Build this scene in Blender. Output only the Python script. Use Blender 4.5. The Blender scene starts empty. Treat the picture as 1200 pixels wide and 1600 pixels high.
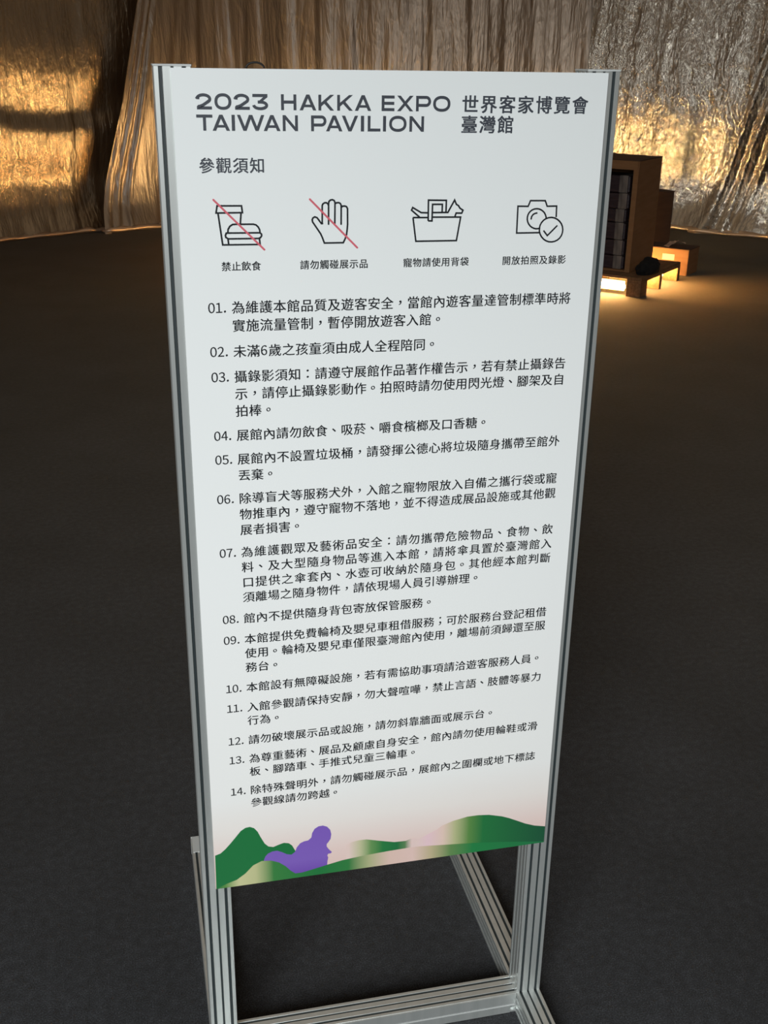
import bpy, bmesh, math, random
from mathutils import Vector, Matrix, noise
from mathutils.geometry import tessellate_polygon

random.seed(7)
C = bpy.context.scene.collection
SC = bpy.context.scene

# ------------------------------------------------------------------ camera
cam_data = bpy.data.cameras.new('camera')
cam_data.sensor_fit = 'VERTICAL'
cam_data.sensor_height = 24.0
cam_data.lens = 24.0 * 1731.0 / 1600.0
cam_data.clip_end = 200
cam = bpy.data.objects.new('camera', cam_data)
C.objects.link(cam)
rot = Matrix(((0.974712, 0.072482, -0.211384),
              (-0.223041, 0.373851, -0.900271),
              (0.013773, 0.924652, 0.380563)))
cam.matrix_world = Matrix.Translation((-0.061869, -1.2871, 1.455587)) @ rot.to_4x4()
SC.camera = cam

# ------------------------------------------------------------------ world, lights, exposure
world = bpy.data.worlds.new('world')
SC.world = world
world.use_nodes = True
wn = world.node_tree
wn.nodes['Background'].inputs['Color'].default_value = (1.0, 0.83, 0.68, 1)
wn.nodes['Background'].inputs['Strength'].default_value = 0.068

SC.view_settings.view_transform = 'Standard'
SC.view_settings.look = 'None'
SC.view_settings.gamma = 1
SC.view_settings.use_curve_mapping = False
SC.view_settings.exposure = 0.0


def area_light(name, loc, target, size, size_y, power, color):
    ld = bpy.data.lights.new(name, 'AREA')
    ld.shape = 'RECTANGLE'
    ld.size = size
    ld.size_y = size_y
    ld.energy = power
    ld.color = color
    o = bpy.data.objects.new(name, ld)
    C.objects.link(o)
    o.location = loc
    d = Vector(target) - Vector(loc)
    o.rotation_euler = d.to_track_quat('-Z', 'Y').to_euler()
    return o


# daylight from the hall's entrance behind the photographer
key = area_light('entrance_daylight', (-1.3, -3.7, 2.35), (0.30, 0, 0.25), 2.4, 1.7, 35.5, (0.93, 0.985, 1.0))
key.data.spread = math.radians(66)
# dim warm fill added overhead to lift the floor, no lamp known there
area_light('hall_warm_fill', (1.5, 3.0, 6.0), (1.5, 3.0, 0), 8.0, 8.0, 28, (1.0, 0.74, 0.46))


# ------------------------------------------------------------------ materials
def new_mat(name):
    m = bpy.data.materials.new(name)
    m.use_nodes = True
    return m, m.node_tree.nodes, m.node_tree.links, m.node_tree.nodes['Principled BSDF']


def plain(name, col, rough=0.6, metal=0.0, spec=0.5):
    m, n, l, b = new_mat(name)
    b.inputs['Base Color'].default_value = (*col, 1)
    b.inputs['Roughness'].default_value = rough
    b.inputs['Metallic'].default_value = metal
    b.inputs['Specular IOR Level'].default_value = spec
    return m


def noisy(name, c1, c2, scale=(10, 10, 10), rough=0.7, metal=0.0, bump=0.2, detail=5, dist=0.01, spec=0.4):
    m, n, l, b = new_mat(name)
    tc = n.new('ShaderNodeTexCoord')
    mp = n.new('ShaderNodeMapping')
    mp.inputs['Scale'].default_value = scale
    nz = n.new('ShaderNodeTexNoise')
    nz.inputs['Scale'].default_value = 1.0
    nz.inputs['Detail'].default_value = detail
    cr = n.new('ShaderNodeValToRGB')
    cr.color_ramp.elements[0].position = 0.3
    cr.color_ramp.elements[1].position = 0.7
    cr.color_ramp.elements[0].color = (*c1, 1)
    cr.color_ramp.elements[1].color = (*c2, 1)
    bp = n.new('ShaderNodeBump')
    bp.inputs['Strength'].default_value = bump
    bp.inputs['Distance'].default_value = dist
    l.new(tc.outputs['Object'], mp.inputs['Vector'])
    l.new(mp.outputs[0], nz.inputs['Vector'])
    l.new(nz.outputs['Fac'], cr.inputs[0])
    l.new(cr.outputs[0], b.inputs['Base Color'])
    l.new(nz.outputs['Fac'], bp.inputs['Height'])
    l.new(bp.outputs[0], b.inputs['Normal'])
    b.inputs['Roughness'].default_value = rough
    b.inputs['Metallic'].default_value = metal
    b.inputs['Specular IOR Level'].default_value = spec
    return m


def ramp_mat(name, stops, axis='X', rough=0.45, scale=1000.0, span=(0, 500)):
    """print ink whose colour runs across the sheet (object coordinates, metres)"""
    m, n, l, b = new_mat(name)
    tc = n.new('ShaderNodeTexCoord')
    sp = n.new('ShaderNodeSeparateXYZ')
    mr = n.new('ShaderNodeMapRange')
    mr.inputs['From Min'].default_value = span[0] / scale
    mr.inputs['From Max'].default_value = span[1] / scale
    cr = n.new('ShaderNodeValToRGB')
    els = cr.color_ramp.elements
    while len(els) > 1:
        els.remove(els[-1])
    for i, (p, col) in enumerate(stops):
        t = (p - span[0]) / (span[1] - span[0])
        e = els[0] if i == 0 else els.new(t)
        e.position = t
        e.color = (*col, 1)
    l.new(tc.outputs['Object'], sp.inputs[0])
    l.new(sp.outputs[axis], mr.inputs['Value'])
    l.new(mr.outputs[0], cr.inputs[0])
    l.new(cr.outputs[0], b.inputs['Base Color'])
    b.inputs['Roughness'].default_value = rough
    return m


def srgb(r, g, b):
    f = lambda c: ((c / 255 + 0.055) / 1.055) ** 2.4 if c > 10 else c / 255 / 12.92
    return (f(r), f(g), f(b))


def lum(name, col, strength):
    m, n, l, b = new_mat(name)
    b.inputs['Base Color'].default_value = (*col, 1)
    b.inputs['Emission Color'].default_value = (*col, 1)
    b.inputs['Emission Strength'].default_value = strength
    return m


M_ALU = noisy('brushed_aluminium', (0.70, 0.73, 0.71), (0.80, 0.82, 0.80), (60, 60, 3), rough=0.31, metal=0.74, bump=0.015, dist=0.001)
M_CAP = plain('grey_plastic_cap', (0.50, 0.51, 0.50), 0.5)
PINK = (0.73, 0.52, 0.47)
M_BOARD = ramp_mat('printed_board', [(0, PINK), (40, (0.76, 0.585, 0.54)), (95, (0.80, 0.74, 0.70)), (150, (0.82, 0.81, 0.79)),
                                     (500, (0.82, 0.825, 0.815)), (1098, (0.80, 0.82, 0.815))], 'Z', 0.42, 1000.0, (0, 1098))
M_INK = plain('black_ink', (0.010, 0.012, 0.015), 0.5, spec=0.25)
M_HEADINK = plain('charcoal_ink', (0.040, 0.046, 0.060), 0.5)
M_RED = plain('red_ink', (0.62, 0.115, 0.15), 0.5)
GREEN = (0.012, 0.16, 0.045)
GREEN2 = (0.012, 0.115, 0.045)
CREAM = (0.56, 0.55, 0.30)
M_PURPLE = ramp_mat('purple_ink', [(0, (0.10, 0.03, 0.25)), (9, (0.16, 0.075, 0.40)), (30, (0.20, 0.11, 0.46)), (90, (0.19, 0.10, 0.45))], 'Z', 0.45, 1000.0, (0, 90))
M_HILL = plain('green_ink', GREEN, 0.45)
M_GROUND = ramp_mat('ground_ink', [(0, (0.015, 0.17, 0.05)), (14, (0.10, 0.26, 0.06)), (34, CREAM), (58, (0.50, 0.50, 0.26)), (84, (0.04, 0.20, 0.05)),
                                   (150, (0.015, 0.17, 0.045)), (195, (0.03, 0.19, 0.05)), (225, (0.40, 0.42, 0.22)), (256, (0.70, 0.50, 0.43)),
                                   (292, PINK), (320, (0.50, 0.42, 0.25)), (350, (0.12, 0.24, 0.08)), (385, (0.015, 0.20, 0.055)), (500, (0.015, 0.16, 0.055))], 'X', 0.45, 1000.0, (0, 500))
M_HILLMID = ramp_mat('middle_hill_ink', [(195, (0.755, 0.58, 0.53)), (212, (0.50, 0.50, 0.30)), (228, (0.13, 0.28, 0.09)), (246, (0.02, 0.19, 0.05)),
                                         (268, (0.015, 0.16, 0.05)), (280, (0.10, 0.22, 0.09)), (290, (0.745, 0.565, 0.53))], 'X', 0.45, 1000.0, (190, 345))
M_HILLRIGHT = ramp_mat('right_hill_ink', [(296, (0.75, 0.575, 0.53)), (315, (0.77, 0.54, 0.58)), (338, (0.74, 0.55, 0.47)), (356, (0.45, 0.46, 0.24)), (378, (0.10, 0.24, 0.06)),
                                          (400, (0.015, 0.16, 0.045)), (500, (0.012, 0.085, 0.04))], 'X', 0.45, 1000.0, (290, 500))

# dark needle-felt exhibition carpet
M_FLOOR, n, l, b = new_mat('charcoal_carpet')
tc = n.new('ShaderNodeTexCoord')
fine = n.new('ShaderNodeTexNoise'); fine.inputs['Scale'].default_value = 420; fine.inputs['Detail'].default_value = 3
big = n.new('ShaderNodeTexNoise'); big.inputs['Scale'].default_value = 2.2; big.inputs['Detail'].default_value = 4
mid = n.new('ShaderNodeTexNoise'); mid.inputs['Scale'].default_value = 60; mid.inputs['Detail'].default_value = 4
for t in (fine, big, mid):
    l.new(tc.outputs['Object'], t.inputs['Vector'])
cr = n.new('ShaderNodeValToRGB')
cr.color_ramp.elements[0].position = 0.33; cr.color_ramp.elements[0].color = (0.013, 0.0132, 0.014, 1)
cr.color_ramp.elements[1].position = 0.72; cr.color_ramp.elements[1].color = (0.078, 0.083, 0.094, 1)
e = cr.color_ramp.elements.new(0.55); e.color = (0.036, 0.0385, 0.044, 1)
mx = n.new('ShaderNodeMix'); mx.data_type = 'FLOAT'; mx.inputs[0].default_value = 0.25
l.new(fine.outputs['Fac'], mx.inputs[2]); l.new(mid.outputs['Fac'], mx.inputs[3])
l.new(mx.outputs[0], cr.inputs[0])
hs = n.new('ShaderNodeHueSaturation')
mr = n.new('ShaderNodeMapRange'); mr.inputs['From Min'].default_value = 0.3; mr.inputs['From Max'].default_value = 0.7
mr.inputs['To Min'].default_value = 0.82; mr.inputs['To Max'].default_value = 1.2
l.new(big.outputs['Fac'], mr.inputs['Value']); l.new(mr.outputs[0], hs.inputs['Value'])
l.new(cr.outputs[0], hs.inputs['Color']); l.new(hs.outputs[0], b.inputs['Base Color'])
bp = n.new('ShaderNodeBump'); bp.inputs['Strength'].default_value = 0.5; bp.inputs['Distance'].default_value = 0.003
l.new(mx.outputs[0], bp.inputs['Height']); l.new(bp.outputs[0], b.inputs['Normal'])
b.inputs['Roughness'].default_value = 0.95; b.inputs['Specular IOR Level'].default_value = 0.15
b.inputs['Sheen Weight'].default_value = 0.13; b.inputs['Sheen Roughness'].default_value = 0.42; b.inputs['Sheen Tint'].default_value = (1.0, 0.78, 0.52, 1)

# crinkled silver foil
def foil(name, base, rough, crinkle, streak, facets=0.0):
    m, n, l, b = new_mat(name)
    uv = n.new('ShaderNodeTexCoord')
    def noise_node(sc, detail, dist=0.0, rgh=0.55):
        mp = n.new('ShaderNodeMapping'); mp.inputs['Scale'].default_value = sc
        nz = n.new('ShaderNodeTexNoise'); nz.inputs['Scale'].default_value = 1.0
        nz.inputs['Detail'].default_value = detail; nz.inputs['Distortion'].default_value = dist
        nz.inputs['Roughness'].default_value = rgh
        l.new(uv.outputs['UV'], mp.inputs['Vector']); l.new(mp.outputs[0], nz.inputs['Vector'])
        return nz
    n1 = noise_node((13.0, 1.5, 1), 4, 0.6)
    n2 = noise_node((55.0, 14.0, 1), 4, 1.4, 0.6)
    n3 = noise_node((7.0, 4.0, 1), 3, 0.3)
    b1 = n.new('ShaderNodeBump'); b1.inputs['Strength'].default_value = streak; b1.inputs['Distance'].default_value = 0.05
    b2 = n.new('ShaderNodeBump'); b2.inputs['Strength'].default_value = crinkle; b2.inputs['Distance'].default_value = 0.012
    b3 = n.new('ShaderNodeBump'); b3.inputs['Strength'].default_value = 0.5; b3.inputs['Distance'].default_value = 0.02
    l.new(n1.outputs['Fac'], b1.inputs['Height']); l.new(n2.outputs['Fac'], b2.inputs['Height']); l.new(n3.outputs['Fac'], b3.inputs['Height'])
    l.new(b1.outputs[0], b3.inputs['Normal']); l.new(b3.outputs[0], b2.inputs['Normal']); l.new(b2.outputs[0], b.inputs['Normal'])
    if facets:
        # crumpled creases: warped cells meeting in sharp ridges
        mp = n.new('ShaderNodeMapping'); mp.inputs['Scale'].default_value = (15.0, 5.5, 1)
        wz = n.new('ShaderNodeTexNoise'); wz.inputs['Scale'].default_value = 5.0; wz.inputs['Detail'].default_value = 3
        ad = n.new('ShaderNodeVectorMath'); ad.operation = 'MULTIPLY_ADD'; ad.inputs[1].default_value = (0.30, 0.30, 0)
        vo = n.new('ShaderNodeTexVoronoi'); vo.inputs['Scale'].default_value = 1.0
        b4 = n.new('ShaderNodeBump'); b4.inputs['Strength'].default_value = facets; b4.inputs['Distance'].default_value = 0.014
        l.new(uv.outputs['UV'], wz.inputs['Vector']); l.new(wz.outputs['Color'], ad.inputs[0]); l.new(uv.outputs['UV'], ad.inputs[2])
        l.new(ad.outputs[0], mp.inputs['Vector']); l.new(mp.outputs[0], vo.inputs['Vector'])
        l.new(vo.outputs['Distance'], b4.inputs['Height']); l.new(b2.outputs[0], b4.inputs['Normal']); l.new(b4.outputs[0], b.inputs['Normal'])
    b.inputs['Base Color'].default_value = (*base, 1)
    b.inputs['Metallic'].default_value = 1.0
    b.inputs['Roughness'].default_value = rough
    return m

M_FOIL = foil('silver_foil_smooth', (0.50, 0.40, 0.29), 0.27, 0.30, 0.24, facets=0.16)  # same foil as on the right, bronze reflections tinted into its base colour
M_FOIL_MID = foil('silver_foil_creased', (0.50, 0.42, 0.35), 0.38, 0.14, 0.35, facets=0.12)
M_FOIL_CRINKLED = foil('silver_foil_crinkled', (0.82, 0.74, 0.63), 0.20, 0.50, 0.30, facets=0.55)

M_WOOD = noisy('pallet_wood', (0.13, 0.065, 0.028), (0.24, 0.13, 0.06), (4, 60, 60), rough=0.75, bump=0.25, dist=0.003)
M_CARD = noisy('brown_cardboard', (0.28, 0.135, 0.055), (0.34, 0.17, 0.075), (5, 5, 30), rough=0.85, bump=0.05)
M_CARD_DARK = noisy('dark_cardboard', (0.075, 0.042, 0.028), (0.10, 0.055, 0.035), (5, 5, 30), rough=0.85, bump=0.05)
M_CARD_IN = noisy('shadowed_carton_liner', (0.05, 0.032, 0.022), (0.07, 0.045, 0.03), (5, 5, 5), rough=0.9, bump=0.05)
M_TAPE = plain('pale_paper_label', (0.52, 0.42, 0.35), 0.6)
M_BLACKCLOTH = noisy('black_fabric', (0.006, 0.006, 0.007), (0.014, 0.013, 0.013), (30, 30, 30), rough=0.95, bump=0.6)
M_WRAP = noisy('clear_stretch_wrap', (0.10, 0.085, 0.08), (0.30, 0.25, 0.22), (40, 40, 6), rough=0.3, bump=0.6, dist=0.01)
M_BUNDLE = noisy('dark_printed_bundle', (0.03, 0.02, 0.025), (0.07, 0.045, 0.05), (10, 10, 60), rough=0.35, bump=0.2)
M_PLASTIC = plain('crumpled_film', (0.75, 0.60, 0.50), 0.25)
M_GLOW = lum('warm_diffuser', (1.0, 0.66, 0.20), 9.0)
M_TUBE = lum('warm_led_tube', (1.0, 0.56, 0.19), 290.0)
M_ADDED_TUBE_ORANGE = lum('added_amber_tube', (1.0, 0.47, 0.12), 44.0)
M_ADDED_TUBE_BRIGHT = lum('added_bright_tube', (1.0, 0.70, 0.33), 260.0)
M_WHITEWOOD = plain('pale_inner_board', (0.62, 0.45, 0.26), 0.7)
M_BLACK = plain('black_rubber', (0.01, 0.009, 0.009), 0.6)


# ------------------------------------------------------------------ helpers
def link_mesh(name, me, mat, parent=None):
    o = bpy.data.objects.new(name, me)
    C.objects.link(o)
    if mat:
        me.materials.append(mat)
    if parent:
        o.parent = parent
    return o


def obj(name, bm, mat, parent=None, loc=(0, 0, 0), smooth=False):
    bmesh.ops.recalc_face_normals(bm, faces=bm.faces)
    me = bpy.data.meshes.new(name)
    bm.to_mesh(me)
    bm.free()
    if smooth:
        for p in me.polygons:
            p.use_smooth = True
    o = link_mesh(name, me, mat, parent)
    o.location = loc
    return o


def empty(name, loc=(0, 0, 0), rz=0.0):
    o = bpy.data.objects.new(name, None)
    o.empty_display_size = 0.1
    C.objects.link(o)
    o.location = loc
    o.rotation_euler = (0, 0, rz)
    return o


def tag(o, label=None, cat=None, group=None, kind=None):
    if label: o['label'] = label
    if cat: o['category'] = cat
    if group: o['group'] = group
    if kind: o['kind'] = kind
    return o


def box(bm, x0, x1, y0, y1, z0, z1, bev=0.0, M=None):
    vs = [bm.verts.new((x, y, z)) for z in (z0, z1) for (x, y) in ((x0, y0), (x1, y0), (x1, y1), (x0, y1))]
    fs = [(0, 3, 2, 1), (4, 5, 6, 7), (0, 1, 5, 4), (1, 2, 6, 5), (2, 3, 7, 6), (3, 0, 4, 7)]
    faces = [bm.faces.new([vs[i] for i in f]) for f in fs]
    if bev:
        es = list({e for f in faces for e in f.edges})
        r = bmesh.ops.bevel(bm, geom=es, offset=bev, segments=2, affect='EDGES', profile=0.5)
        vs = list({v for v in r['verts']} | {v for v in vs if v.is_valid})
    if M is not None:
        for v in vs:
            if v.is_valid:
                v.co = M @ v.co
    return bm


def boxobj(name, dims, mat, parent=None, bev=0.0, loc=(0, 0, 0)):
    bm = bmesh.new()
    box(bm, *dims, bev=bev)
    return obj(name, bm, mat, parent, loc)


# ------------------------------------------------------------------ floor and backdrop
fb = bmesh.new()
box(fb, -9, 13, -9, 13, -0.05, 0.0)
floor = obj('floor', fb, M_FLOOR)
tag(floor, kind='structure')
floor['label'] = 'dark charcoal carpet floor of the exhibition hall'

PATH = [(-7.5, 4.6), (-4.6, 6.75), (-2.6, 7.95), (-1.08, 8.80), (-0.41, 9.18), (0.31, 9.54), (1.2, 9.95), (2.3, 10.15), (3.4, 9.90),
        (4.3, 9.40), (5.12, 8.76), (5.42, 8.465), (5.79, 8.12), (7.0, 6.9), (9.5, 4.3)]


def catmull(pts, k=24):
    out = []
    for i in range(len(pts) - 1):
        p0 = Vector(pts[max(i - 1, 0)]); p1 = Vector(pts[i]); p2 = Vector(pts[i + 1]); p3 = Vector(pts[min(i + 2, len(pts) - 1)])
        for j in range(k):
            t = j / k
            out.append(0.5 * ((2 * p1) + (-p0 + p2) * t + (2 * p0 - 5 * p1 + 4 * p2 - p3) * t * t + (-p0 + 3 * p1 - 3 * p2 + p3) * t ** 3))
    out.append(Vector(pts[-1]))
    return out


PL = catmull(PATH)
CUM = [0.0]
for i in range(1, len(PL)):
    CUM.append(CUM[-1] + (PL[i] - PL[i - 1]).length)


def path_at(s):
    s = max(0.0, min(CUM[-1] - 1e-4, s))
    lo, hi = 0, len(CUM) - 1
    while hi - lo > 1:
        md = (lo + hi) // 2
        if CUM[md] <= s: lo = md
        else: hi = md
    t = (s - CUM[lo]) / (CUM[hi] - CUM[lo])
    p = PL[lo].lerp(PL[hi], t)
    d = (PL[hi] - PL[lo]).normalized()
    return p, Vector((d.y, -d.x))      # point and normal towards the hall


def s_of_x(x):
    best = min(range(len(PL)), key=lambda i: abs(PL[i].x - x))
    return CUM[best]


def sm(a, b, x):
    t = max(0.0, min(1.0, (x - a) / (b - a)))
    return t * t * (3 - 2 * t)


def foil_sheet(name, sa, ka, sb, kb, mat, base, bulge, fold, seed, label, edge_l=0.0, edge_r=0.0, H=4.2, ds=0.028, hem=True):
    """one hung sheet between two edges s = s0 + k z, with its own folds and billow"""
    ns = int((sb - sa) / ds)
    zs = []
    z = 0.0
    while z < H:
        zs.append(z)
        z += 0.03 if z < 2.3 else 0.2
    zs.append(H)
    bm = bmesh.new()
    uvl = bm.loops.layers.uv.new('uv')
    rows = []
    for z in zs:
        row = []
        a = sa + ka * z; b_ = sb + kb * z
        for i in range(ns + 1):
            t = i / ns
            s = a + (b_ - a) * t
            # long folds follow the sheet (parameter t), sharper near gathered edges
            q = t * (sb - sa)
            d = base + bulge(q, z)
            w = noise.noise(Vector((q * 1.3 + seed, z * 0.16, seed)))
            w2 = noise.noise(Vector((q * 4.2 + seed, z * 0.35, seed + 3)))
            w3 = noise.noise(Vector((q * 11.0 + seed, z * 0.5, seed + 7)))
            crease = (1 - abs(w2) * 2.2); crease = max(0.0, crease) ** 3
            d += fold * (0.9 * w + 0.30 * w2 + 0.10 * w3 + 0.16 * crease)
            if edge_l and t * (sb - sa) < edge_l:
                u_ = 1 - t * (sb - sa) / edge_l
                d += 0.10 * u_ * u_ + 0.030 * math.sin(u_ * 17 + z * 0.8)
            if edge_r and (1 - t) * (sb - sa) < edge_r:
                u_ = 1 - (1 - t) * (sb - sa) / edge_r
                d += 0.10 * u_ * u_ + 0.030 * math.sin(u_ * 19 - z * 0.9)
            # settles on the floor
            if hem:
                k0 = 1 - sm(0, 0.22, z)
                d += k0 * (0.03 + 0.05 * noise.noise(Vector((s * 5, seed, 1)))) + 0.11 * max(0.0, 1 - z / 0.46) ** 1.5
            p, nrm = path_at(s)
            row.append((bm.verts.new((p.x + nrm.x * d, p.y + nrm.y * d, z)), s, z))
        rows.append(row)
    for j in range(len(rows) - 1):
        for i in range(ns):
            quad = (rows[j][i], rows[j][i + 1], rows[j + 1][i + 1], rows[j + 1][i])
            f = bm.faces.new([q_[0] for q_ in quad])
            for lp, q_ in zip(f.loops, quad):
                lp[uvl].uv = (q_[1], q_[2])
    me = bpy.data.meshes.new(name)
    bm.to_mesh(me); bm.free()
    for p in me.polygons:
        p.use_smooth = True
    o = link_mesh(name, me, mat)
    tag(o, label, 'curtain', 'foil curtains hung around the hall')
    # crumpled hem lying along the floor
    hb = bmesh.new()
    rings = []
    nn = int((sb - sa) / 0.06)
    for i in range(nn + 1):
        s = sa + (sb - sa) * i / nn
        p, nrm = path_at(s)
        d = base + bulge(s - sa, 0) + 0.22 + 0.04 * noise.noise(Vector((s * 3, seed, 5)))
        r = 0.016 + 0.018 * max(0, noise.noise(Vector((s * 7, seed, 9)))) + 0.03 * max(0, noise.noise(Vector((s * 1.7, seed, 2))) - 0.3)
        ring = []
        for k in range(7):
            a_ = 2 * math.pi * k / 7
            rr = r * (1 + 0.5 * noise.noise(Vector((s * 9, k * 2.1, seed))))
            c = d + math.cos(a_) * rr * 2.0
            ring.append(hb.verts.new((p.x + nrm.x * c, p.y + nrm.y * c, max(0.001, rr + math.sin(a_) * rr))))
        rings.append(ring)
    for i in range(nn):
        for k in range(7):
            hb.faces.new((rings[i][k], rings[i][(k + 1) % 7], rings[i + 1][(k + 1) % 7], rings[i + 1][k]))
    hb.faces.new(rings[0]); hb.faces.new(rings[-1][::-1])
    hm = obj('crumpled_hem', hb, M_HEM, o, smooth=True)
    return o


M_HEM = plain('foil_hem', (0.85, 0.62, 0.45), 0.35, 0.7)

sL = s_of_x(-0.42)
sM = s_of_x(0.05)
sR = s_of_x(5.45)


def bulge_left(q, z):
    # two soft belly rolls one above the other, wandering up and down along the sheet
    z = z + 0.10 * noise.noise(Vector((q * 0.9, 7.7, 1.0))) + 0.05 * noise.noise(Vector((q * 2.6, 2.2, 4.0)))
    return 0.026 * sm(0.98, 1.34, z) * (1 - sm(1.45, 1.9, z)) + 0.032 * sm(0.36, 0.84, z) * (1 - sm(0.84, 1.00, z)) + 0.03 * math.sin(q * 1.2)


def bulge_none(q, z):
    return 0.04 * sm(0.25, 1.1, z) * (1 - sm(1.1, 2.2, z))


def bulge_right(q, z):
    z = z + 0.07 * noise.noise(Vector((q * 1.7, 3.3, 1.0)))
    return 0.048 * sm(0.40, 1.12, z) * (1 - sm(1.12, 2.2, z))


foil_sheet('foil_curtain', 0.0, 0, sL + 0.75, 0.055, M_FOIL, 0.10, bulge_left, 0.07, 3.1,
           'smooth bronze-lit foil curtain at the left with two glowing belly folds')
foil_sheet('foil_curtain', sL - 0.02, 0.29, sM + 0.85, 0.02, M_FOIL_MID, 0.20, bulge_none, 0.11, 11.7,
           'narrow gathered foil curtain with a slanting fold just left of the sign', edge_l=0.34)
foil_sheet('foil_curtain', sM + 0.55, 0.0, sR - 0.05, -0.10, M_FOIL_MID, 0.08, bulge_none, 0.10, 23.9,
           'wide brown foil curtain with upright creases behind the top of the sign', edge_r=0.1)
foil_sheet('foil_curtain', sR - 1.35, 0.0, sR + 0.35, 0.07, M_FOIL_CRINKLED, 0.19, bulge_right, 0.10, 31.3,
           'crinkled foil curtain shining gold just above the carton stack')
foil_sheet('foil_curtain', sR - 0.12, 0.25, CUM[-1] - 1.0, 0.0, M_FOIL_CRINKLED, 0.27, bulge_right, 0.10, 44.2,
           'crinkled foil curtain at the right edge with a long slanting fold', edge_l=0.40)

# ------------------------------------------------------------------ sign stand
ZB = 0.343           # underside of the board
BW, BH = 0.500, 1.098
S = 0.040            # extrusion size


def side_pts(depth, lip):
    # one face of the extrusion from corner to corner: (along, depth), outer slots undercut
    o = 1.0 if depth < 5 else 0.6
    half = [(0.6, 0), (5.1, 0), (5.4, 0.3), (5.4, lip), (5.4 - o, lip), (5.4 - o, depth), (9.6 + o, depth), (9.6 + o, lip), (9.6, lip), (9.6, 0.3), (9.9, 0),
            (18.2, 0), (18.5, 0.3), (18.5, 1.2), (18.0, 1.2), (18.0, 4.6)]
    pts = half + [(40 - a, d) for a, d in reversed(half)]
    return [(a / 1000, d / 1000) for a, d in pts]


def profile():
    main_, side = side_pts(9.0, 1.3), side_pts(4.2, 1.3)
    P = []
    for a, d in main_: P.append((a, d))
    for a, d in side: P.append((S - d, a))
    for a, d in main_: P.append((S - a, S - d))
    for a, d in side: P.append((d, S - a))
    return P


PROF = profile()


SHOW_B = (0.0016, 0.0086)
M_SLOT_SHADE = plain('dark_slot_shade', (0.020, 0.028, 0.030), 0.5)  # shade inside the slots, put in as a near-black colour


def extrusion(name, origin, axis, length, parent, a_dir, b_dir):
    """extrude the slotted section along axis; a_dir/b_dir span the section"""
    bm = bmesh.new()
    O = Vector(origin); A = Vector(a_dir); B = Vector(b_dir); X = Vector(axis)
    r0 = [bm.verts.new(O + A * a + B * b_) for a, b_ in PROF]
    r1 = [bm.verts.new(O + A * a + B * b_ + X * length) for a, b_ in PROF]
    n_ = len(PROF)
    for i in range(n_):
        bm.faces.new((r0[i], r0[(i + 1) % n_], r1[(i + 1) % n_], r1[i]))
    bm.faces.new(r0); bm.faces.new(r1[::-1])
    o = obj(name, bm, M_ALU, parent)
    # dark strip standing in for the shade inside each show-face slot
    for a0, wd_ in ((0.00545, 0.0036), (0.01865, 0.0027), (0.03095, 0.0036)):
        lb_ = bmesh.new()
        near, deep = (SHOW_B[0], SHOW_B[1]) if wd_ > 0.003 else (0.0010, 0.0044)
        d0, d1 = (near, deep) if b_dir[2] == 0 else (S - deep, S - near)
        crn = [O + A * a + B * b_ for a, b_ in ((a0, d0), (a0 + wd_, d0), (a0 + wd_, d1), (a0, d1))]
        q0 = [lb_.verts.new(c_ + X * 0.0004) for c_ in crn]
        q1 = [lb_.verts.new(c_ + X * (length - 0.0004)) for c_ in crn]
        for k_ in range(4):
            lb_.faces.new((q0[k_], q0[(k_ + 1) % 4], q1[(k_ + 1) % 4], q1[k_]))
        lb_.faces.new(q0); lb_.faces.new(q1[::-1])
        ln = obj('slot_shade', lb_, M_SLOT_SHADE, o)
        ln['label'] = 'dark strip standing in for shade in the slot'
    return o


stand = empty('notice_stand', (0.25, 0.023, 0))
tag(stand, 'tall white visitor notice board on a slotted aluminium frame stand', 'sign')
OX, OY = 0.25, 0.023
XL, XR = -0.0182, 0.4760          # left edges of the two posts
YF = 0.0035                       # front plane of the posts
ZT = ZB + BH + 0.0015
for x0 in (XL, XR):
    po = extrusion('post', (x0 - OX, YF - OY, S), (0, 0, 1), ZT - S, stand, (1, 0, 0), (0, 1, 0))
    cb = bmesh.new()
    box(cb, x0 - OX - 0.0006, x0 - OX + S + 0.0006, YF - OY - 0.0006, YF - OY + S + 0.0006, ZT, ZT + 0.0022, bev=0.0006)
    obj('post_cap', cb, M_CAP, po)
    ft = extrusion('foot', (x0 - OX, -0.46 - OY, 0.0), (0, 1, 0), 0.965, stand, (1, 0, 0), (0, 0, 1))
    for yy in (-0.46 - 0.0025, -0.46 + 0.965):
        cb = bmesh.new()
        box(cb, x0 - OX - 0.0005, x0 - OX + S + 0.0005, yy - OY, yy - OY + 0.0025, 0.0, S + 0.0008, bev=0.0006)
        obj('foot_cap', cb, M_CAP, ft)
    # flat cover plate over the rear end of the foot
    cb = bmesh.new()
    box(cb, x0 - OX + 0.0015, x0 - OX + S - 0.0015, 0.46 - OY, 0.505 - OY, S, S + 0.0012, bev=0.0004)
    obj('cover_plate', cb, M_CAP, ft)


def rail(name, z0, open_front):
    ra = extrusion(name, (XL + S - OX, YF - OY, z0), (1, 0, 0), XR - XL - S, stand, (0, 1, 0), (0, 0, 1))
    return ra


br = rail('bottom_rail', 0.0, True)
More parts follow.
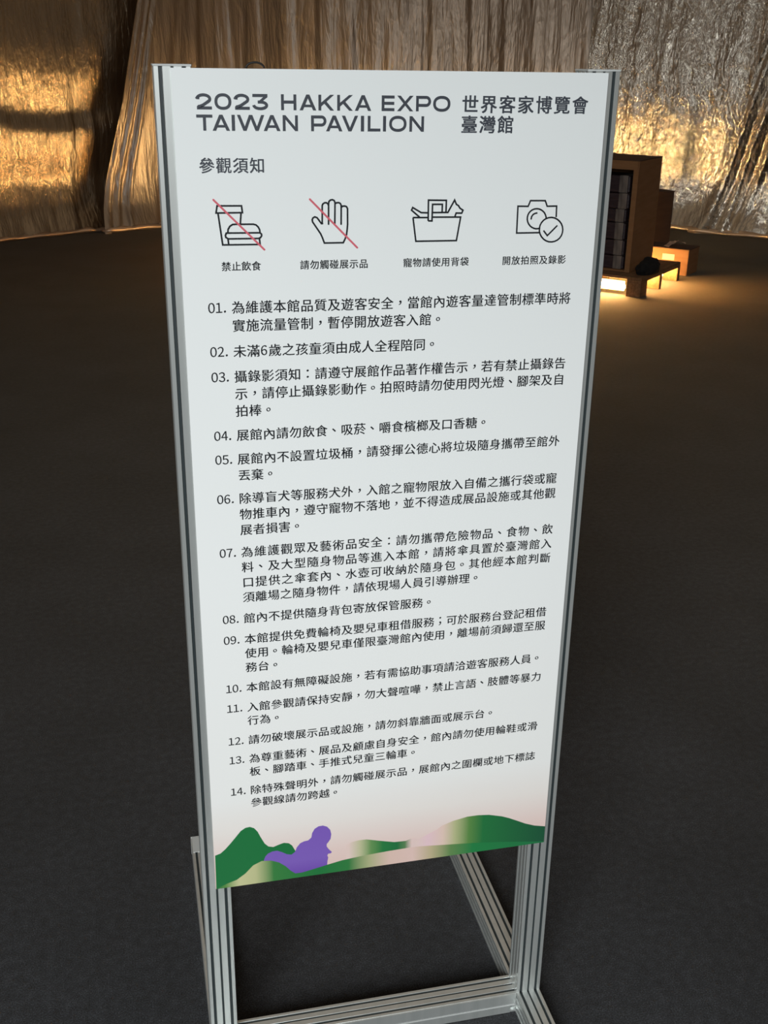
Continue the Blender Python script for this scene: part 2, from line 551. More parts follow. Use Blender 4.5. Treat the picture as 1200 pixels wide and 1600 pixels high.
# snap-in cover strips close the lower rail's front slots
cb = bmesh.new()
box(cb, XL + S - OX + 0.0005, XR - OX - 0.0005, YF - OY - 0.0014, YF - OY + 0.0002, 0.0195, 0.0392, bev=0.0004)
obj('front_cover', cb, M_ALU, br)
cb = bmesh.new()
box(cb, XL + S - OX + 0.0005, XR - OX - 0.0095, YF - OY - 0.0014, YF - OY + 0.0002, 0.0010, 0.0160, bev=0.0004)
obj('front_cover', cb, M_ALU, br)
cb = bmesh.new()
box(cb, XL + S - OX + 0.0005, XR - OX - 0.0020, YF - OY - 0.0021, YF - OY + 0.0002, 0.0168, 0.0184, bev=0.0003)
obj('sealing_bead', cb, M_CAP, br)
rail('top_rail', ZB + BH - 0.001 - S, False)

# small black cable loop poking up behind the board
lb = bmesh.new()
prev = None
for i in range(15):
    a_ = math.pi * i / 14
    cx_, cz_ = 0.0915 + 0.0098 * -math.cos(a_), ZB + BH + 0.0005 + 0.0058 * math.sin(a_)
    ring = [lb.verts.new((cx_ - OX + math.cos(a_ + math.pi) * 0.0011 * math.cos(k * math.pi / 3), 0.012 - OY + 0.0011 * math.sin(k * math.pi / 3),
                          cz_ + math.sin(a_) * 0.0011 * math.cos(k * math.pi / 3))) for k in range(6)]
    if prev:
        for k in range(6):
            lb.faces.new((prev[k], prev[(k + 1) % 6], ring[(k + 1) % 6], ring[k]))
    else:
        lb.faces.new(ring)
    prev = ring
lb.faces.new(prev[::-1])
tag(obj('cable_loop', lb, M_BLACK, stand, smooth=True))

# the printed board: origin at its lower left front corner so that inks can run across it
bb = bmesh.new()
box(bb, 0, BW, 0, 0.003, 0, BH)
board = obj('printed_board', bb, M_BOARD, stand, loc=(-OX, -OY, ZB))

SLOPE = 0.0043


def ink_xy(u, v, layer):
    return ((u) / 1000, -0.00012 * layer, (v - SLOPE * (u - 62)) / 1000)


def poly_obj(name, pts, mat, layer):
    bm = bmesh.new()
    vs = []
    for u, v in pts:
        u = max(0.1, min(499.9, u))
        x, y, z = ink_xy(u, v, layer)
        vs.append(bm.verts.new((x, y, max(0.0002, z))))
    for tri in tessellate_polygon([[Vector((w_.co.x, w_.co.z, 0)) for w_ in vs]]):
        try:
            bm.faces.new([vs[i] for i in tri])
        except ValueError:
            pass
    return obj(name, bm, mat, board)


RIBSTEP = [0]


def ribbon(bm, pts, w, closed, layer, round_cap=False):
    """polyline drawn with mitred joins; pts in mm on the board"""
    P = [Vector(p) for p in pts]
    n_ = len(P)
    RIBSTEP[0] = (RIBSTEP[0] + 1) % 7
    layer += 0.12 * RIBSTEP[0]
    L, R = [], []
    for i in range(n_):
        if closed:
            a, c = P[i - 1], P[(i + 1) % n_]
        else:
            a, c = P[max(i - 1, 0)], P[min(i + 1, n_ - 1)]
        d1 = (P[i] - a); d2 = (c - P[i])
        if d1.length < 1e-6: d1 = d2.copy()
        if d2.length < 1e-6: d2 = d1.copy()
        d1.normalize(); d2.normalize()
        n1 = Vector((-d1.y, d1.x)); n2 = Vector((-d2.y, d2.x))
        m_ = n1 + n2
        if m_.length < 1e-3: m_ = n1.copy()
        m_.normalize()
        k = min(1 / max(0.35, m_.dot(n1)), 2.4)
        L.append(P[i] + m_ * (w / 2 * k)); R.append(P[i] - m_ * (w / 2 * k))
    vl = [bm.verts.new(ink_xy(p.x, p.y, layer)) for p in L]
    vr = [bm.verts.new(ink_xy(p.x, p.y, layer)) for p in R]
    for i in range(n_ if closed else n_ - 1):
        j = (i + 1) % n_
        bm.faces.new((vl[i], vl[j], vr[j], vr[i]))
    if round_cap:
        for e_, s_ in ((0, 1), (n_ - 1, -1)):
            d = (P[1] - P[0]).normalized() * -1 if e_ == 0 else (P[-1] - P[-2]).normalized()
            nn = Vector((-d.y, d.x))
            layer += 0.05
            vs = [bm.verts.new(ink_xy(*(P[e_] + nn * (w / 2) * math.cos(t) + d * (w / 2) * math.sin(t)), layer)) for t in [math.pi * q / 6 for q in range(7)]]
            bm.faces.new(vs)


INKSTEP = [0]


def flat_poly(bm, pts, layer):
    INKSTEP[0] = (INKSTEP[0] + 1) % 6
    layer += 0.12 * INKSTEP[0]
    bm.faces.new([bm.verts.new(ink_xy(u, v, layer)) for u, v in pts])


HEAD1 = [('2', 25.5, 41.9), ('0', 44.9, 63.1), ('2', 66.6, 83.0), ('3', 86.1, 103.1), ('H', 117.4, 134.3), ('A', 137.8, 156.5), ('K', 158.9, 176.4), ('K', 180.0, 197.7), ('A', 200.0, 218.7), ('E', 230.6, 245.3), ('X', 248.3, 267.1), ('P', 270.3, 287.7), ('O', 290.2, 310.5)]
HEAD2 = [('T', 24.6, 41.9), ('A', 41.7, 60.6), ('I', 62.7, 66.2), ('W', 68.6, 98.6), ('A', 97.6, 116.2), ('N', 118.8, 135.7), ('P', 150.5, 167.8), ('A', 167.3, 185.9), ('V', 185.2, 203.7), ('I', 206.9, 210.6), ('L', 214.8, 229.5), ('I', 232.4, 235.9), ('O', 239.5, 259.7), ('N', 263.1, 280.1)]
ICONS = {'food': [([(42.9, 954.8), (70.2, 954.6), (71.1, 947.1), (41.5, 947.0)], 1, 0), ([(43.6, 947.0), (47.5, 911.7), (90.0, 911.5), (89.4, 918.2)], 0, 0), ([(69.5, 946.9), (68.2, 934.5)], 0, 0), ([(53.8, 925.0), (54.2, 928.8), (56.4, 932.3), (59.5, 934.2), (63.1, 934.4), (83.0, 934.2), (86.0, 933.4), (88.4, 931.0), (89.8, 928.3), (90.3, 924.5)], 0, 0), ([(52.2, 924.8), (90.0, 924.6), (91.8, 923.2), (92.1, 921.4), (90.8, 919.4), (88.6, 918.3), (54.1, 918.3), (51.4, 920.0), (50.9, 922.1), (51.6, 923.8)], 1, 0), ([(53.6, 918.3), (54.3, 911.9)], 0, 0)], 'foodbar': [([(39.1, 961.4), (94.7, 905.6)], 0, 0)], 'hand': [([(162.2, 933.9), (162.3, 953.9), (163.1, 955.8), (165.1, 957.1), (167.3, 957.1), (169.1, 955.6), (169.7, 953.5)], 0, 0), ([(169.6, 933.2), (169.7, 955.9), (170.1, 958.5), (172.0, 960.1), (174.1, 960.4), (176.3, 959.4), (177.2, 957.0), (176.9, 934.0)], 0, 0), ([(177.5, 956.1), (179.1, 957.0), (181.6, 957.1), (183.4, 956.1), (184.4, 954.0), (184.3, 933.0)], 0, 0), ([(184.7, 951.9), (186.2, 953.1), (188.4, 953.3), (190.6, 952.6), (191.8, 950.3), (191.9, 932.9), (191.4, 926.9), (190.6, 920.9), (189.0, 916.3), (186.8, 911.9), (164.5, 911.9), (162.4, 917.7), (160.2, 922.5), (151.0, 935.9), (150.6, 938.3), (151.4, 940.3), (153.6, 941.5), (156.0, 940.7), (157.6, 938.8), (161.2, 933.9), (162.5, 933.9)], 0, 0)], 'handbar': [([(148.1, 961.1), (203.3, 906.0)], 0, 0)], 'pet': [([(269.7, 939.4), (288.0, 939.2)], 0, 0), ([(293.2, 939.6), (327.8, 939.3), (323.6, 912.1), (273.9, 912.1), (269.8, 939.4)], 0, 0), ([(288.2, 935.4), (287.9, 959.0), (309.6, 958.6), (309.6, 945.0)], 0, 0), ([(304.9, 945.1), (304.9, 954.1), (293.0, 954.2), (292.9, 935.3), (288.2, 935.4)], 0, 0), ([(277.7, 939.8), (267.8, 947.8), (269.2, 950.8), (279.5, 944.9), (287.6, 944.6)], 0, 0), ([(293.1, 944.8), (311.9, 944.8), (319.6, 958.8), (322.0, 953.9), (324.6, 952.4), (326.4, 949.6), (330.4, 947.1), (328.9, 943.8), (322.0, 944.0), (320.6, 939.6)], 0, 0)], 'camera': [([(427.1, 919.9), (398.6, 919.8), (398.3, 951.1), (411.1, 950.8), (413.7, 957.4), (432.3, 957.2), (435.2, 950.7), (447.2, 950.8), (447.6, 937.8)], 0, 0), ([(428.3, 925.3), (425.6, 924.6), (422.8, 924.5), (420.0, 925.1), (417.4, 926.3), (415.1, 928.0), (413.2, 930.2), (411.8, 932.7), (411.1, 935.3), (411.0, 938.1), (411.5, 940.7), (412.7, 943.1), (414.4, 945.1), (416.6, 946.6), (419.1, 947.6), (421.9, 947.9), (424.7, 947.7), (427.4, 946.8), (429.9, 945.3), (432.0, 943.4), (433.6, 941.0), (434.7, 938.4), (435.1, 935.7)], 0, 0), ([(457.3, 922.9), (457.1, 919.3), (456.0, 915.9), (454.0, 913.0), (451.3, 910.7), (447.9, 909.2), (444.3, 908.6), (440.5, 908.8), (436.8, 910.0), (433.5, 912.0), (430.7, 914.7), (428.6, 917.9), (427.4, 921.4), (427.2, 925.1), (427.8, 928.6), (429.4, 931.7), (431.7, 934.3), (434.7, 936.2), (438.2, 937.3), (441.9, 937.6), (445.7, 936.9), (449.2, 935.3), (452.3, 933.0), (454.8, 930.1), (456.5, 926.7)], 1, 0)], 'check': [([(432.6, 922.3), (437.9, 916.2), (450.0, 928.1)], 0, 0)], 'glint': [([(415.8, 935.4), (416.3, 938.8), (418.1, 941.3), (420.4, 942.5), (423.4, 943.1)], 0, 0)]}
SHAPES = {'hill_left': [(1.5, 59.3), (9.2, 61.8), (16.2, 68.0), (23.4, 76.3), (30.5, 85.2), (39.0, 96.2), (45.9, 100.7), (52.2, 101.4), (58.1, 98.1), (62.8, 91.4), (67.1, 80.6), (72.3, 69.0), (77.6, 63.0), (84.5, 60.9), (92.9, 63.9), (99.8, 65.8), (106.8, 64.0), (111.7, 59.1), (114.9, 51.8), (121.7, 36.9), (114.1, 6.9), (57.8, -0.8), (0.8, -1.2)], 'figure': [(70.1, 38.7), (72.5, 45.8), (76.5, 50.6), (82.9, 53.3), (89.9, 53.5), (96.7, 50.0), (103.6, 45.1), (110.5, 43.2), (115.7, 47.2), (118.3, 54.6), (123.4, 61.3), (129.1, 63.8), (135.2, 64.5), (139.8, 68.9), (141.0, 76.5), (144.7, 83.4), (150.3, 86.9), (156.8, 87.3), (162.9, 84.3), (167.4, 78.1), (169.0, 70.3), (167.9, 62.0), (164.7, 56.7), (162.2, 53.6), (162.1, 49.2), (164.9, 44.2), (169.7, 38.2), (168.3, 36.0), (164.3, 35.7), (162.9, 32.8), (164.3, 29.1), (163.1, 23.0), (162.5, 14.0), (142.5, 9.0), (125.4, 5.6), (114.1, 6.9), (103.1, 17.5), (86.5, 29.0)], 'ground': [(-0.3, -0.3), (16.5, 7.1), (30.5, 11.6), (43.2, 20.8), (54.7, 33.3), (67.3, 39.1), (81.1, 37.5), (92.2, 32.2), (101.8, 23.6), (108.6, 14.8), (115.6, 8.4), (125.5, 8.4), (142.5, 11.8), (162.5, 16.1), (185.4, 20.6), (217.1, 23.7), (251.9, 25.7), (287.0, 26.9), (303.1, 26.5), (348.1, 22.5), (388.1, 19.0), (428.5, 14.1), (469.6, 8.1), (501.0, 3.7)], 'hill_mid': [(191.1, 46.8), (199.7, 51.0), (209.7, 52.5), (221.2, 52.3), (240.0, 46.8), (263.3, 40.6), (280.9, 39.9), (288.8, 42.8), (294.3, 43.2), (304.2, 38.0), (305.9, 26.1), (287.1, 26.2), (251.9, 25.0), (217.1, 23.0), (191.2, 21.8)], 'hill_right': [(327.4, 52.5), (335.6, 58.8), (352.2, 64.7), (374.4, 69.1), (391.4, 69.2), (408.5, 67.2), (428.7, 61.4), (440.5, 56.3), (452.4, 50.1), (467.4, 42.0), (482.3, 36.0), (500.1, 31.8), (500.0, 1.5), (463.8, 6.7), (405.5, 14.2), (348.2, 20.1), (303.2, 24.2), (294.5, 36.3), (302.7, 41.6)]}


# heading letters, drawn as wide geometric capitals
def letter(bm, ch, x0, x1, v0, hgt):
    W = x1 - x0
    t = 3.15
    X = lambda a: x0 + a
    Y = lambda b_: v0 + b_
    H = hgt
    rect = lambda a, b_, c, d: flat_poly(bm, [(X(a), Y(b_)), (X(c), Y(b_)), (X(c), Y(d)), (X(a), Y(d))], 3)
    q = 3.7
    if ch == 'T':
        rect(0, H - t, W, H); rect(W / 2 - t / 2 - .05, 0, W / 2 + t / 2 + .05, H - t)
    elif ch == 'I':
        rect(0, 0, W, H)
    elif ch == 'L':
        rect(0, 0, t, H); rect(t, 0, W, t)
    elif ch == 'E':
        rect(0, 0, t, H); rect(t, 0, W, t); rect(t, H - t, W, H); rect(t, H / 2 - t / 2, W - .3, H / 2 + t / 2)
    elif ch == 'H':
        rect(0, 0, t, H); rect(W - t, 0, W, H); rect(t, H / 2 - t / 2 + .2, W - t, H / 2 + t / 2 + .2)
    elif ch == 'N':
        rect(0, 0, t, H); rect(W - t, 0, W, H)
        flat_poly(bm, [(X(t), Y(H)), (X(t), Y(H - 4.6)), (X(W - t), Y(0)), (X(W - t), Y(4.6))], 3)
    elif ch == 'V':
        flat_poly(bm, [(X(0), Y(H)), (X(W / 2 - 1.75), Y(0)), (X(W / 2), Y(4.0)), (X(q), Y(H))], 3)
        flat_poly(bm, [(X(W - q), Y(H)), (X(W / 2), Y(4.0)), (X(W / 2 + 1.75), Y(0)), (X(W), Y(H))], 3)
        flat_poly(bm, [(X(W / 2 - 1.75), Y(0)), (X(W / 2 + 1.75), Y(0)), (X(W / 2), Y(4.0))], 3)
    elif ch == 'A':
        flat_poly(bm, [(X(0), Y(0)), (X(q), Y(0)), (X(W / 2), Y(H - 4.0)), (X(W / 2 - 1.75), Y(H))], 3)
        flat_poly(bm, [(X(W), Y(0)), (X(W / 2 + 1.75), Y(H)), (X(W / 2), Y(H - 4.0)), (X(W - q), Y(0))], 3)
        flat_poly(bm, [(X(W / 2 - 1.75), Y(H)), (X(W / 2), Y(H - 4.0)), (X(W / 2 + 1.75), Y(H))], 3)
        flat_poly(bm, [(X(4.5), Y(3.3)), (X(W - 4.5), Y(3.3)), (X(W - 5.9), Y(6.0)), (X(5.9), Y(6.0))], 3)
    elif ch == 'W':
        h2 = W / 2
        for a in (0, h2 - 1.7):
            w_ = h2 + 1.7
            m_ = a + w_ / 2
            flat_poly(bm, [(X(a), Y(H)), (X(m_ - 1.7), Y(0)), (X(m_), Y(4.6)), (X(a + 3.5), Y(H))], 3)
            flat_poly(bm, [(X(a + w_ - 3.5), Y(H)), (X(m_), Y(4.6)), (X(m_ + 1.7), Y(0)), (X(a + w_), Y(H))], 3)
            flat_poly(bm, [(X(m_ - 1.7), Y(0)), (X(m_ + 1.7), Y(0)), (X(m_), Y(4.6))], 3)
    elif ch == 'X':
        flat_poly(bm, [(X(0), Y(0)), (X(4.1), Y(0)), (X(W), Y(H)), (X(W - 4.1), Y(H))], 3)
        flat_poly(bm, [(X(0), Y(H)), (X(W - 4.1), Y(0)), (X(W), Y(0)), (X(4.1), Y(H))], 3)
    elif ch == 'K':
        rect(0, 0, t, H)
        flat_poly(bm, [(X(t), Y(4.2)), (X(t), Y(8.2)), (X(W - 4.2), Y(H)), (X(W), Y(H))], 3)
        flat_poly(bm, [(X(6.3), Y(7.4)), (X(8.7), Y(9.8)), (X(W), Y(0)), (X(W - 4.2), Y(0))], 3)
    elif ch in 'O0':
        r = []
        for k in range(36):
            a_ = 2 * math.pi * k / 36
            ca, sa_ = math.cos(a_), math.sin(a_)
            ex = 0.88
            r.append((X(W / 2 + (W / 2 - t / 2) * math.copysign(abs(ca) ** ex, ca)), Y(H / 2 + (H / 2 - t / 2 + .25) * math.copysign(abs(sa_) ** ex, sa_))))
        ribbon(bm, r, t, True, 3)
    elif ch == 'P':
        rect(0, 0, t, H)
        pts = [(t, H - t / 2), (W - 5.5, H - t / 2)] + [(W - 5.5 + 3.9 * math.sin(a_), H - 5.8 + 4.25 * math.cos(a_)) for a_ in [math.pi * k / 10 for k in range(1, 10)]] + [(W - 5.5, H - 10.05), (t, H - 10.05)]
        ribbon(bm, [(X(a), Y(b_)) for a, b_ in pts], t, False, 3)
    elif ch == '2':
        pts = [(1.6 + .05, H - 5.9), (1.75, H - 5.2)] + [(W / 2 - .6 + (W / 2 - 1.3) * math.cos(a_), H - 5.6 + 4.05 * math.sin(a_)) for a_ in [math.radians(g_) for g_ in range(165, -31, -15)]] + [(W / 2 - 1.0, 4.6), (2.0, 2.6)]
        ribbon(bm, [(X(a), Y(b_)) for a, b_ in pts], t, False, 3)
        rect(0.3, 0, W, t)
        flat_poly(bm, [(X(0.3), Y(t)), (X(0.3), Y(2.0)), (X(4), Y(2.0)), (X(6.4), Y(t + 1.2)), (X(2.0), Y(t + 1.6))], 3)
    elif ch == '3':
        rect(0, H - t, W - .6, H)
        flat_poly(bm, [(X(W - 5.2), Y(H - t)), (X(W - .6), Y(H - t)), (X(W / 2 + 1.6), Y(8.2)), (X(W / 2 - 2.6), Y(8.2))], 3)
        pts = [(W / 2 - 2.8, 8.1), (W / 2 + .4, 8.15)] + [(W / 2 + .4 + (W / 2 - 2.0) * math.cos(a_), 4.75 + 3.4 * math.sin(a_)) for a_ in [math.radians(g_) for g_ in range(75, -91, -15)]] + \
              [(W / 2 - .2 + (W / 2 - 1.4) * math.cos(a_), 5.0 + 3.65 * math.sin(a_)) for a_ in [math.radians(g_) for g_ in range(-105, -181, -15)]]
        ribbon(bm, [(X(a), Y(b_)) for a, b_ in pts], t, False, 3)


hb_ = bmesh.new()
for ch, a, b_ in HEAD1:
    letter(hb_, ch, a, b_, 1056.3, 16.4)
obj('latin_heading', hb_, M_HEADINK, board)
hb_ = bmesh.new()
for ch, a, b_ in HEAD2:
    letter(hb_, ch, a, b_, 1034.5, 16.6)
obj('latin_heading', hb_, M_HEADINK, board)

# running text from Blender's built-in typeface, one glyph at a time
GLYPH = {}


def glyph(ch, weight):
    key = (ch, weight)
    if key not in GLYPH:
        c = bpy.data.curves.new('glyph', 'FONT')
        c.body = ch
        c.size = 1
        c.resolution_u = 3
        o = bpy.data.objects.new('glyph', c)
        C.objects.link(o)
        bpy.context.view_layer.update()
        ev = o.evaluated_get(bpy.context.evaluated_depsgraph_get())
        me = ev.to_mesh()
        vs = [(v.co.x, v.co.y) for v in me.vertices]
        fs = [tuple(p.vertices) for p in me.polygons]
        ev.to_mesh_clear()
        if ch == '童':                      # the typeface's long middle bar is lost when filled
            k = len(vs)
            vs += [(0.049, 0.538), (0.951, 0.538), (0.951, 0.600), (0.049, 0.600)]
            fs.append((k, k + 1, k + 2, k + 3))
        C.objects.unlink(o)
        bpy.data.objects.remove(o)
        bpy.data.curves.remove(c)
        xs = [v[0] for v in vs]; ys = [v[1] for v in vs]
        GLYPH[key] = (vs, fs, (min(xs) + max(xs)) / 2, (min(ys) + max(ys)) / 2)
    return GLYPH[key]


FULL = {str(d): chr(0xFF10 + d) for d in range(10)}
FULL['.'] = '\uFF0E'


STRIKES = {'body': [(-.014, -.007), (.014, .007)], 'medium': [(-.013, -.010), (.013, -.010), (-.013, .010), (.013, .010)],
           'bold': [(-.020, -.014), (.020, -.014), (-.020, .014), (.020, .014), (0, 0)]}


def set_text(V, F, chars, size, weight, layer=3):
    """chars: list of (char, centre u, centre v)"""
    for ch, u, v in chars:
        sx = 1.0
        src = ch
        if ch in FULL:
            src = FULL[ch]
            sx = 0.86
        vs, fs, cx, cy = glyph(src, 0)
        if ch in '，。、：；.' or ch in FULL:
            ox = cx
            oy = cy if ch in '，。、：；' else (0.36 if ch != '.' else 0.36)
        else:
            ox, oy = 0.485, 0.385
        # print weight: slightly shifted impressions of the same glyph, each on its own ink level
        for q, (dx, dy) in enumerate(STRIKES[weight]):
            k = len(V)
            for x, y in vs:
                V.append(ink_xy(u + (x + dx - ox) * size * sx, v + (y + dy - oy) * size, layer + 0.12 * q))
            F.extend(tuple(i + k for i in f) for f in fs)


def text_obj(name, chars, size, weight, mat):
    V, F = [], []
    set_text(V, F, chars, size, weight)
    me = bpy.data.meshes.new(name)
    me.from_pydata(V, [], F)
    return link_mesh(name, me, mat, board)


def spread(s, u0, u1, v):
    return [(c, u0 + (u1 - u0) * i / max(1, len(s) - 1), v) for i, c in enumerate(s)]


def span(s, a, b_, v):
    p = (b_ - a) / len(s)
    return [(c, a + p * (i + .5), v) for i, c in enumerate(s)]


text_obj('chinese_heading', span('世界客家博覽會', 322.6, 478.2, 1064.6), 20.2, 'bold', M_HEADINK)
text_obj('chinese_heading', span('臺灣館', 322.6, 388.2, 1042.8), 20.2, 'bold', M_HEADINK)
text_obj('chinese_subheading', span('參觀須知', 23.9, 98.4, 998.2), 17.6, 'medium', M_HEADINK)
for s_, a, b_ in (('禁止飲食', 44.6, 90.4), ('請勿觸碰展示品', 135.2, 216.8), ('寵物請使用背袋', 258.4, 340.4), ('開放拍照及錄影', 381.6, 464.4)):
    text_obj('pictogram_caption', span(s_, a, b_, 887.4), 11.2, 'medium', M_INK)

RULES = [
    ('01', ['為維護本館品質及遊客安全，當館內遊客量達管制標準時將', '實施流量管制，暫停開放遊客入館。']),
    ('02', ['未滿6歲之孩童須由成人全程陪同。']),
    ('03', ['攝錄影須知：請遵守展館作品著作權告示，若有禁止攝錄告', '示，請停止攝錄影動作。拍照時請勿使用閃光燈、腳架及自', '拍棒。']),
    ('04', ['展館內請勿飲食、吸菸、嚼食檳榔及口香糖。']),
    ('05', ['展館內不設置垃圾桶，請發揮公德心將垃圾隨身攜帶至館外', '丟棄。']),
    ('06', ['除導盲犬等服務犬外，入館之寵物限放入自備之攜行袋或寵', '物推車內，遵守寵物不落地，並不得造成展品設施或其他觀', '展者損害。']),
    ('07', ['為維護觀眾及藝術品安全：請勿攜帶危險物品、食物、飲', '料、及大型隨身物品等進入本館，請將傘具置於臺灣館入', '口提供之傘套內、水壺可收納於隨身包。其他經本館判斷', '須離場之隨身物件，請依現場人員引導辦理。']),
    ('08', ['館內不提供隨身背包寄放保管服務。']),
    ('09', ['本館提供免費輪椅及嬰兒車租借服務；可於服務台登記租借', '使用。輪椅及嬰兒車僅限臺灣館內使用，離場前須歸還至服', '務台。']),
    ('10', ['本館設有無障礙設施，若有需協助事項請洽遊客服務人員。']),
    ('11', ['入館參觀請保持安靜，勿大聲喧嘩，禁止言語、肢體等暴力', '行為。']),
    ('12', ['請勿破壞展示品或設施，請勿斜靠牆面或展示台。']),
    ('13', ['為尊重藝術、展品及顧慮自身安全，館內請勿使用輪鞋或滑', '板、腳踏車、手推式兒童三輪車。']),
    ('14', ['除特殊聲明外，請勿觸碰展示品，展館內之圍欄或地下標誌', '參觀線請勿跨越。']),
]
v = 839.9
for num, lines in RULES:
    chars = [(num[0], 31.6, v), (num[1], 40.2, v), ('.', 46.9, v)]
    for li, s_ in enumerate(lines):
        if li:
            v -= 21.3
        if len(s_) >= 25 and s_[-1] != '。':
            chars += spread(s_, 62.2, 466.6, v)
        else:
            u = 62.2
            for c_ in s_:
                if c_ in '0123456789':
                    chars.append((c_, u - 3.4, v))
                    u += 9.5
                else:
                    chars.append((c_, u, v))
                    u += 16.13
    o = text_obj('rule_text', chars, 15.8, 'body', M_INK)
    v -= 30.7

# pictograms
for nm, mat, parts_, w, rc in (('food_pictogram', M_INK, ['food'], 1.95, 0), ('red_slash', M_RED, ['foodbar'], 2.2, 1), ('hand_pictogram', M_INK, ['hand'], 1.95, 1),
                               ('red_slash', M_RED, ['handbar'], 2.2, 1), ('pet_carrier_pictogram', M_INK, ['pet'], 1.95, 0), ('camera_pictogram', M_INK, ['camera', 'check', 'glint'], 1.9, 0)):
    bm = bmesh.new()
    for k in parts_:
        for pts, closed, _ in ICONS[k]:
            ribbon(bm, pts, w, bool(closed), 4 if mat is M_RED else 3, bool(rc) and not closed)
    obj(nm, bm, mat, board)

poly_obj('green_hill', SHAPES['hill_left'], M_HILL, 1)
poly_obj('green_hill', SHAPES['hill_mid'], M_HILLMID, 1.6)
poly_obj('green_hill', SHAPES['hill_right'], M_HILLRIGHT, 2.2)
poly_obj('purple_head_silhouette', SHAPES['figure'], M_PURPLE, 2)
ground = SHAPES['ground'] + [(499.9, -3), (-0.1, -3)]
poly_obj('printed_ground', ground, M_GROUND, 3)


# ------------------------------------------------------------------ pallets with light under the deck
def make_pallet(loc, rz, label, L=0.785, Wd=0.86, group=None, tube=None, far=0.030):
    """origin at the near corner on the floor, +x along the long side, +y along the short side"""
    root = empty('wooden_pallet', loc, rz)
    tag(root, label, 'pallet', group)
    h = 0.112; tk = 0.018
    tube = tube or M_TUBE
    # top boards run along the short side
    nb = 9
    pitch = L / nb
    first = None
    for i in range(nb):
        x0 = i * pitch + 0.003
        if first is None:
            bm = bmesh.new(); box(bm, 0, pitch - 0.006, 0, Wd, h, h + tk, bev=0.002)
            first = obj('deck_board', bm, M_WOOD, root, (x0, 0, 0))
        else:
            c = first.copy(); C.objects.link(c); c.location = (x0, 0, 0)
    # stringer boards under the deck
    for y0 in (0.0, Wd / 2 - 0.05, Wd - 0.1):
        bm = bmesh.new(); box(bm, 0.0, L, y0, y0 + 0.1, h - 0.016, h, bev=0.001)
        obj('stringer', bm, M_WOOD, root)
    # blocks
    for x0, w in ((0.0, 0.12), (0.365, 0.045), (L - 0.05, 0.05)):
        for y0 in (0.0, Wd / 2 - 0.05, Wd - 0.1):
            bm = bmesh.new(); box(bm, x0, x0 + w, y0, y0 + 0.1, 0.0, h - 0.016, bev=0.002)
            obj('block', bm, M_WOOD, root)
    # glowing diffuser strips set back behind the blocks
    for d in ((0.125, L - 0.05, 0.102, 0.108, 0.028, 0.092), (0.03, 0.036, 0.125, Wd - 0.12, 0.028, 0.092)):
        boxobj('light_strip', d, M_GLOW, root)
    for d in ((0.010, 0.022, 0.115, Wd - 0.12, 0.045, 0.070), (L - 0.022, L - 0.010, 0.115, Wd - 0.12, 0.050, 0.050 + far),
              (0.13, L - 0.06, Wd - 0.022, Wd - 0.010, 0.050, 0.080)):
        boxobj('light_tube', d, tube, root, 0.003)
    boxobj('light_tube', (0.13, L - 0.06, 0.060, 0.070, 0.078, 0.090), tube, root, 0.002)
    return root


make_pallet((3.235, 5.455, 0), math.radians(44.6), 'low wooden pallet carrying the cartons, lit warm yellow from underneath', far=0.010)
make_pallet((1.35, 6.9, 0), math.radians(47), 'unseen low wooden pallet hidden behind the sign, added for its warm light from underneath', tube=M_ADDED_TUBE_ORANGE)  # unseen, added to throw amber bands onto the left foil


make_pallet((2.74, 6.55, 0), math.radians(44.6), 'unseen low wooden pallet added behind the carton pallet for its warm light on the foil', tube=M_ADDED_TUBE_BRIGHT)  # unseen third pallet, added to brighten the gold band at the right

# ------------------------------------------------------------------ cartons and bag by the pallet
def rotz(a): return math.radians(a)

# tall open carton standing on the pallet
ca = empty('tall_carton', (3.24, 5.66, 0.131), rotz(44.6))
tag(ca, 'tall open brown carton standing on the lit pallet beside the sign', 'box')
CW, CD, CH = 0.43, 0.46, 0.715
boxobj('side_panel', (0.0, CW, 0.0, 0.008, 0.0, CH), M_CARD, ca, 0.002)
boxobj('side_panel', (0.0, CW, CD - 0.008, CD, 0.0, CH), M_CARD, ca, 0.002)
boxobj('back_panel', (CW - 0.008, CW, 0.008, CD - 0.008, 0.0, CH), M_CARD, ca)
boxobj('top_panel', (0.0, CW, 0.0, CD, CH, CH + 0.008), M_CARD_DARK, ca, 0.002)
boxobj('base_panel', (0.0, CW - 0.008, 0.008, CD - 0.008, 0.0, 0.008), M_CARD, ca)
boxobj('front_flap', (-0.004, 0.004, 0.008, CD - 0.008, CH - 0.055, CH), M_CARD, ca)
boxobj('front_flap', (-0.004, 0.004, 0.0, 0.035, 0.0, CH - 0.055), M_CARD, ca)
# stacked wrapped bundles inside the carton
zz = 0.14 
k = 0
lab = ['bottom', 'second from bottom', 'third from bottom', 'fourth from bottom', 'fifth from bottom', 'topmost']
ax, ay = math.cos(rotz(44.6)), math.sin(rotz(44.6))
for k in range(6):
    hh = 0.090 + 0.012 * ((k * 7) % 3)
    off = 0.006 * ((k * 5) % 4)
    lx, ly = 0.03 + off, 0.06 + off
    bnd = empty('wrapped_bundle', (3.24 + lx * ax - ly * ay, 5.66 + lx * ay + ly * ax, zz), rotz(44.6))
    tag(bnd, 'dark film-wrapped bundle inside the tall carton, %s of the stack' % lab[k], 'package', 'wrapped bundles in the carton')
    boxobj('stack_of_prints', (0.0, 0.23, 0.0, 0.38, 0.0, hh - 0.004), M_BUNDLE, bnd, 0.01)
    boxobj('wrapping_band', (-0.002, 0.232, 0.015, 0.075, 0.0, hh - 0.002), M_WRAP, bnd, 0.004)
    zz += hh

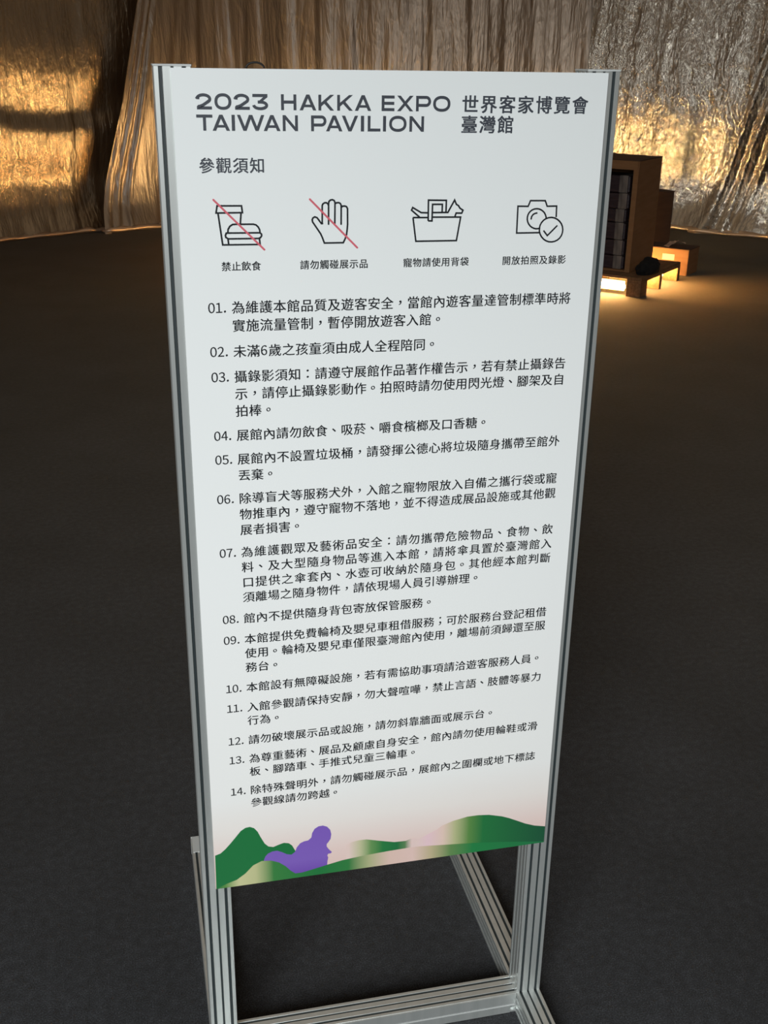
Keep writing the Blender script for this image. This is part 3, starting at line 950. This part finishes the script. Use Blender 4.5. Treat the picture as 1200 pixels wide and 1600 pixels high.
# second, lower and darker carton behind it
cb_ = empty('upright_carton', (3.88, 6.74, 0.0), rotz(20))
tag(cb_, 'dark brown upright carton standing behind the tall open carton', 'box')
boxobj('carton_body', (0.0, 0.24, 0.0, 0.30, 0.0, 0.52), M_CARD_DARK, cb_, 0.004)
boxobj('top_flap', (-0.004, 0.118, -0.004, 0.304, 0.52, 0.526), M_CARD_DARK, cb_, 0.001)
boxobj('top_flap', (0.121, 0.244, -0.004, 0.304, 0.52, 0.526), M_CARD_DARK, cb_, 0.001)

# low carton with a pale label, its front lit from the pallet
cc = empty('low_carton', (4.090, 6.308, 0.0), rotz(44.6))
tag(cc, 'low cardboard carton with a small pale label, glowing orange behind the pallet', 'box')
boxobj('carton_body', (-0.235, 0.0, 0.0, 0.34, 0.0, 0.185), M_CARD, cc, 0.004)
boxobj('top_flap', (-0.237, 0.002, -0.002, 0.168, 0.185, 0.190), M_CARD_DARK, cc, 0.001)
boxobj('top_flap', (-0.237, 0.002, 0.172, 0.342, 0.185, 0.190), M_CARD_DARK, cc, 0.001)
boxobj('paper_label', (-0.2365, -0.235, 0.105, 0.195, 0.104, 0.146), M_TAPE, cc)

# crumpled film on the low carton
fm = bmesh.new()
N = 12
g_ = [[fm.verts.new((i * 0.018 - 0.02, j * 0.010, 0.004 + 0.030 * abs(noise.noise(Vector((i * .9, j * 1.3, 4)))) + 0.02 * math.sin(i / N * math.pi))) for j in range(6)] for i in range(N)]
for i in range(N - 1):
    for j in range(5):
        fm.faces.new((g_[i][j], g_[i + 1][j], g_[i + 1][j + 1], g_[i][j + 1]))
r_ = bmesh.ops.solidify(fm, geom=fm.faces[:], thickness=0.002)
fo = obj('crumpled_film', fm, M_PLASTIC, None, (3.83, 6.26, 0.191))
fo.rotation_euler = (0, 0, rotz(24))
tag(fo, 'scrap of pale crumpled plastic film lying on top of the low carton', 'plastic film')

# black cloth bag slumped on the pallet
bg = bmesh.new()
bmesh.ops.create_icosphere(bg, subdivisions=4, radius=1.0)
for v_ in bg.verts:
    p = v_.co.copy()
    nz_ = noise.noise(p * 1.9 + Vector((3, 1, 2))) * 0.22 + noise.noise(p * 4.7) * 0.10
    r = 1 + nz_
    z = p.z * r
    z = max(z, -0.62)
    v_.co = Vector((p.x * r * 0.105, p.y * r * 0.062, (z + 0.62) * 0.060 * (1.15 if p.x > 0 else 0.95)))
bag = obj('cloth_bag', bg, M_BLACKCLOTH, None, (3.345, 5.60, 0.131), smooth=True)
bag.rotation_euler = (0, 0, rotz(30))
tag(bag, 'small slumped black cloth bag lying on the pallet deck', 'bag')
